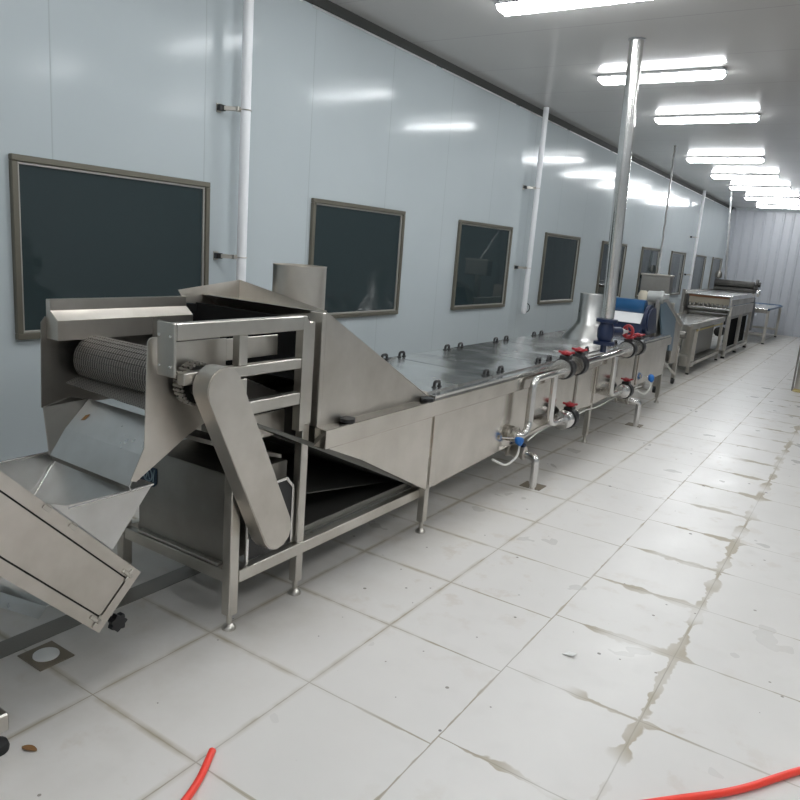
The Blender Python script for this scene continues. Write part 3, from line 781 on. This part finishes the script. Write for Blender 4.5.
# ------------------------------------------------------------------ roller washer
RW = thing('roller_washer', 'wide steel roller washing machine with flat top sheet near far wall', 'machine', (-2.8, 18.0, 0))
q = Q(RW)
q('top_sheet', 'steel_lid', lambda b: bx(b, -3.32, -2.40, 16.0, 19.4, 1.27, 1.295, .006))
q('top_edge', 'steel_bright', lambda b: (bx(b, -2.42, -2.38, 15.98, 19.4, 1.22, 1.31, .004), bx(b, -3.36, -3.32, 15.98, 19.4, 1.25, 1.34, .004)))
q('side_panel', 'steel', lambda b: (bx(b, -2.43, -2.40, 16.1, 19.3, 1.10, 1.22, .005), bx(b, -2.42, -2.38, 16.1, 19.2, .88, 1.085, .005)))
q('side_panel', 'steel_dark', lambda b: bx(b, -3.34, -3.31, 16.1, 19.3, .70, 1.25, .005))
q('mouth_plate', 'cream', lambda b: bx(b, -3.27, -2.47, 16.22, 16.25, 1.08, 1.22, .004))
def brushes(b):
    for k in range(9):
        x = -3.22 + .09*k; lathe(b, (x, 16.14, 1.04), (0, 0, 1), [(0, .022), (.05, .03), (.07, .02)], 10)
q('brush_row', 'steel_dark', brushes)
q('orange_strip', 'brown', lambda b: bx(b, -3.27, -2.47, 16.16, 16.2, 1.225, 1.262, .003))
for z in (1.0, .90):
    q('roller', 'steel_lid', lambda b: cyl(b, (-3.29, 16.3+(1-z)*2, z), (-2.44, 16.3+(1-z)*2, z), .05, 18))
q('dark_bed', 'steel_dark', lambda b: bx(b, -3.29, -2.44, 16.6, 19.2, .80, .90, .005))
for x in (-2.42, -3.30):
    for y in (16.2, 17.7, 19.2):
        o = q('leg', 'steel_frame', lambda b: bx(b, x-.035, x+.035, y-.035, y+.035, .04, .90, .004))
        q('leveling_foot', 'black_rubber', lambda b: lathe(b, (x, y, 0), (0, 0, 1), [(0, .04), (.025, .04), (.045, .02)], 12), o)
q('base_rail', 'steel_frame', lambda b: (bx(b, -2.46, -2.38, 16.15, 19.3, .10, .17, .005), bx(b, -3.34, -3.26, 16.15, 19.3, .10, .17, .005), bx(b, -3.3, -2.42, 16.15, 16.23, .10, .17, .005)))
q('motor', 'dark_iron', lambda b: (lathe(b, (-2.62, 16.45, .52), (0, 1, 0), [(0, .07), (.02, .10), (.30, .10), (.32, .07)], 20), lathe(b, (-2.55, 16.30, .78), (1, 0, 0), [(0, .09), (.06, .09)], 20)))
q('drive_belt', 'steel_bright', lambda b: (beam(b, (-2.47, 16.36, .30), (-2.47, 16.52, .78), .02, .04), beam(b, (-2.47, 16.24, .32), (-2.47, 16.34, .72), .02, .03)))
q('inner_panel', 'black_matte', lambda b: bx(b, -2.49, -2.47, 16.6, 19.1, .18, .86, .004))  # black panel stands in for the shaded interior between the legs
q('drive_disc', 'dark_iron', lambda b: (lathe(b, (-2.42, 19.3, 1.52), (1, 0, 0), [(0, .13), (.05, .13), (.055, .06), (.10, .06)], 24), bx(b, -2.46, -2.40, 19.22, 19.40, .45, 1.50, .01)))
q('end_bearing', 'steel_lid', lambda b: lathe(b, (-2.36, 19.3, 1.32), (1, 0, 0), [(0, .09), (.05, .08), (.07, .04)], 18))
q('cross_rollers', 'dark_iron', lambda b: (cyl(b, (-3.35, 19.3, 1.50), (-2.45, 19.3, 1.50), .08, 18), cyl(b, (-3.35, 19.3, 1.36), (-2.45, 19.3, 1.36), .06, 18)))
q('belt_cover', 'black_plastic', lambda b: prism(b, [(19.42, .40), (19.42, 1.15), (19.50, 1.2), (19.8, .85), (19.75, .40)], 'x', -2.46, -2.40))
q('inlet_post', 'steel_dark', lambda b: (bx(b, -3.36, -3.30, 15.9, 16.0, .85, 1.36, .004), bx(b, -3.34, -3.27, 15.85, 15.98, .80, 1.0, .01)))
q('lamp_cap', 'steel_dark', lambda b: (lathe(b, (-3.30, 19.35, 1.60), (0, 0, 1), [(0, .03), (.02, .08), (.09, .09), (.16, .06), (.19, .03)], 14), cyl(b, (-3.30, 19.35, 1.40), (-3.30, 19.35, 1.64), .02, 10)))

# ------------------------------------------------------------------ last table by the far wall
LT = thing('packing_table', 'low blue-edged steel table against the ribbed far wall', 'table', (-2.6, 22.2, 0))
q = Q(LT)
q('table_top', 'steel_lid', lambda b: bx(b, -3.0, -2.19, 20.6, 23.7, .895, .915, .004))
q('edge_band', 'blue_film', lambda b: (bx(b, -2.21, -2.165, 20.6, 23.7, .875, .918, .004), bx(b, -3.02, -2.99, 20.6, 23.7, .875, .93, .004), bx(b, -3.0, -2.2, 23.68, 23.72, .875, .935, .004)))
q('apron', 'steel_dark', lambda b: bx(b, -2.99, -2.21, 20.58, 20.61, .80, .90, .003))
for x in (-2.2, -2.97):
    for y in (20.75, 23.55):
        o = q('leg', 'steel_frame', lambda b: bx(b, x-.03, x+.03, y-.05, y+.05, .03, .87, .004))
        q('leveling_foot', 'black_rubber', lambda b: lathe(b, (x, y, 0), (0, 0, 1), [(0, .035), (.02, .035), (.04, .02)], 12), o)
q('lower_rail', 'steel_frame', lambda b: (bx(b, -2.96, -2.2, 23.52, 23.58, .20, .26, .003), bx(b, -2.96, -2.2, 20.72, 20.78, .20, .26, .003)))

# ------------------------------------------------------------------ inclined elevator with its hopper
EL = thing('inclined_elevator', 'inclined steel elevator with hopper under the discharge chute, panelled side at left edge', 'conveyor', (-2.7, 1.3, 0))
q = Q(EL)
u = Vector((0, .697, -.717)); v = Vector((0, -.717, -.697)); E0 = Vector((-2.33, 1.757, .415))
def pt(s, w, x=0.0): return E0 - u*s + v*w + Vector((x, 0, 0))
LEN, HW = 2.0, .275
def slab(b, s0, s1, w0, w1, x0, x1, bev=.002):
    a = [(s0, w0), (s1, w0), (s1, w1), (s0, w1)]
    A = [b.verts.new(pt(s, w, x0)) for s, w in a]; B = [b.verts.new(pt(s, w, x1)) for s, w in a]
    for i in range(4): b.faces.new((A[i], A[(i+1) % 4], B[(i+1) % 4], B[i]))
    b.faces.new(A[::-1]); b.faces.new(B)
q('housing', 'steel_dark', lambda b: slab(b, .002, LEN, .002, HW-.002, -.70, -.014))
q('side_frame', 'steel', lambda b: (slab(b, 0, LEN, 0, .048, -.016, 0), slab(b, 0, LEN, HW-.048, HW, -.016, 0), slab(b, 0, .04, .048, HW-.048, -.016, 0)))
q('gap_seal', 'black_rubber', lambda b: (slab(b, .04, LEN, .048, HW-.048, -.0135, -.010)))
q('access_panel', 'steel', lambda b: slab(b, .049, LEN, .055, HW-.055, -.012, -.001))
def latch(s, w):
    def f(b):
        A = pt(s, w, .004)
        beam(b, A - u*.02, A + u*.03, .012, .016, v); beam(b, A - v*.025 + u*.02, A + v*.03+u*.02, .008, .010, (1, 0, 0))
        lathe(b, A + u*.03, (1, 0, 0), [(0, .010), (.008, .009), (.01, .005)], 10)
    q('latch', 'steel_frame', f)
latch(.07, .035); latch(.07, HW-.035)
def hinge(s):
    def f(b):
        A = pt(s, .012, .004)
        beam(b, A - u*.018, A + u*.018, .005, .014, v); tube(b, [A - u*.014 - v*.012, A + u*.014 - v*.012], .004, 8)
    q('hinge', 'steel_frame', f)
hinge(.42); hinge(.56)
# hopper: four thin walls over the lower end
rz = .765
def hopper(b):
    c = [(1.28, .80), (1.485, rz), (1.845, rz), (1.665, .53)]
    nearp = [(-2.375, 1.845, rz), (-2.375, 1.655, .535), (-2.375, 1.40, .80), (-2.375, 1.46, rz+.012)]
    sheet(b, nearp, .003)
    sheet(b, [(-3.04, 1.845, rz), (-3.04, 1.655, .535), (-3.04, 1.10, 1.12), (-3.04, 1.15, rz+.30), (-3.04, 1.48, rz)], .003)
    sheet(b, [(-3.04, 1.845, rz), (-2.375, 1.845, rz), (-2.375, 1.655, .535), (-3.04, 1.655, .535)], .003)
q('hopper', 'steel_chute', hopper)
q('hopper_rim', 'steel_bright', lambda b: (tube(b, [(-2.375, 1.47, rz), (-2.375, 1.85, rz), (-3.04, 1.85, rz), (-3.04, 1.48, rz)], .006, 8)))
q('hopper_weld', 'steel_bright', lambda b: tube(b, [(-3.03, 1.835, rz-.01), (-3.0, 1.665, .54)], .006, 6))
def knob(b):
    n = 28; prof = []
    c = pt(-.075, .205, -.03)
    for k in range(n): a = 2*PI*k/n; rr = .034 + .005*math.cos(7*a); prof.append((c.y+math.cos(a)*rr, c.z+math.sin(a)*rr))
    prism(b, prof, 'x', c.x-.01, c.x+.018)
    cyl(b, (c.x-.08, c.y, c.z), (c.x, c.y, c.z), .010, 10); cyl(b, (c.x-.08, c.y, c.z), Vector((c.x-.08, c.y, c.z))-v*.06, .010, 10)
q('adjusting_knob', 'black_plastic', knob)
q('drip_tray', 'steel_chute', lambda b: (sheet(b, [(-3.1, 1.47, .205), (-2.70, 1.56, .205), (-2.72, 1.535, .15), (-3.1, 1.44, .15)], .003), sheet(b, [(-3.1, 1.47, .205), (-2.70, 1.56, .205), (-2.70, 1.60, .205), (-3.1, 1.52, .205)], .003)))
for x in (-2.26, -2.98):
    def f(b):
        bx(b, x-.03, x+.03, .50, 1.145, .075, .145, .006)
    o = q('leg', 'steel_frame', f)
    q('caster_foot', 'black_rubber', lambda b: lathe(b, (x, 1.11, 0), (0, 0, 1), [(0, .04), (.012, .042), (.03, .036), (.04, .02), (.05, .012), (.078, .012)], 20), o)
    q('leg', 'steel_frame', lambda b: bx(b, x-.028, x+.028, .50, .56, .14, 1.3, .004))

# ------------------------------------------------------------------ floor furniture
DC = None
b = NB(); bx(b, -2.90, -2.78, .2, 9.9, 0, .003, 0); struct('trim_4', b, 'gutter')
def floor_drain(x, y, s, label, cap):
    t = thing('floor_drain', label, 'floor drain', (x, y, 0), 'square floor drains')
    b = NB(); bx(b, x-s, x+s, y-s*.9, y+s*.9, 0, .005, .002); obj('plate', b, plain('rusty_drain_plate', (.20, .165, .12), .5), t)
    if cap:
        b = NB(); lathe(b, (x, y, .005), (0, 0, 1), [(0, .052), (.006, .052), (.009, .045), (.0095, .02)], 24); obj('cap', b, 'chip', t)
floor_drain(-2.66, 1.53, .085, 'rusty square floor drain with round white cap below the elevator', True)
floor_drain(-2.02, 5.26, .085, 'square floor drain under the nearer drain pipe of the machine', False)
floor_drain(-2.03, 8.22, .085, 'square floor drain under the farther drain pipe of the machine', False)
# hoses
def hose(pts, label):
    b = NB(); tube(b, fil(pts, .3, 10), .0135, 14); o = obj('hose', b, 'hose', None, origin=pts[0]); tag(o, label, 'hose', 'orange red hoses on the floor'); return o
hose([(-1.672, 1.56, .0145), (-1.60, 1.44, .0145), (-1.56, 1.34, .0145), (-1.50, 1.0, .0145), (-1.2, .5, .0145)], 'short orange red hose end poking in at the bottom left')
hose([(-.75, 1.70, .0145), (-.50, 2.12, .0145), (-.27, 2.38, .0145), (-.09, 2.57, .0145), (.10, 2.87, .0145), (.6, 3.5, .0145)], 'orange red hose curving across the bottom right corner')
# small debris
b = NB(); n = 10; top = []
for k in range(n+1):
    s = k/n; w = .010*math.sin(PI*s)**.7+.001
    top.append(((-2.205+.055*s, 1.17+.022*s), w))
A = [b.verts.new((p[0]+w*.35, p[1]-w, .003+.004*math.sin(PI*i/n))) for i, (p, w) in enumerate(top)]
Bv = [b.verts.new((p[0]-w*.35, p[1]+w, .005+.004*math.sin(PI*i/n))) for i, (p, w) in enumerate(top)]
for i in range(n): b.faces.new((A[i], A[i+1], Bv[i+1], Bv[i]))
r = bmesh.ops.extrude_face_region(b, geom=list(b.faces))
for e in r['geom']:
    if isinstance(e, bmesh.types.BMVert): e.co.z += .002
tag(obj('dry_leaf', b, 'leaf', None, origin=(-2.2, 1.18, 0)), 'curled brown dry leaf on the tile by the elevator foot', 'leaf')
b = NB(); sheet(b, [(-2.875, 1.850, .942), (-2.85, 1.855, .948), (-2.845, 1.875, .972), (-2.865, 1.868, .964)], .004)  # brown dirt spot on the chute, modelled as a small thin sheet
tag(obj('dirt_spot', b, 'leaf', None, origin=(-2.86, 1.86, .955)), 'small brown dirt scrap stuck on the sloping discharge chute', 'spot')
b = NB(); sheet(b, [(-.92, 3.03, .003), (-.87, 3.03, .012), (-.86, 3.06, .014), (-.90, 3.07, .004)], .003)
tag(obj('paint_flake', b, 'chip', None, origin=(-.89, 3.04, 0)), 'small white flake lying in the middle of the aisle tiles', 'flake')
# post at the right edge
CP = thing('floor_post', 'round stainless post standing in the aisle at right edge', 'post', (-.74, 13.0, 0))
b = NB(); cyl(b, (-.72, 13.0, .03), (-.72, 13.0, CZ), .085, 24); obj('tube', b, 'steel', CP)
b = NB(); lathe(b, (-.72, 13.0, 0), (0, 0, 1), [(0, .11), (.02, .11), (.03, .088), (.05, .088)], 24); obj('base_ring', b, 'yellow', CP)
b = NB(); cyl(b, (-.83, 12.98, 0), (-.83, 12.98, CZ), .014, 10); obj('side_conduit', b, 'steel_dark', CP)

# ------------------------------------------------------------------ world and view
w = bpy.data.worlds.new('world'); S.world = w; w.use_nodes = True
w.node_tree.nodes['Background'].inputs[0].default_value = (.5, .55, .6, 1)
w.node_tree.nodes['Background'].inputs[1].default_value = .02
S.view_settings.view_transform = 'Standard'
S.view_settings.look = 'None'
S.view_settings.gamma = 1
S.view_settings.use_curve_mapping = False
S.view_settings.exposure = 0.0
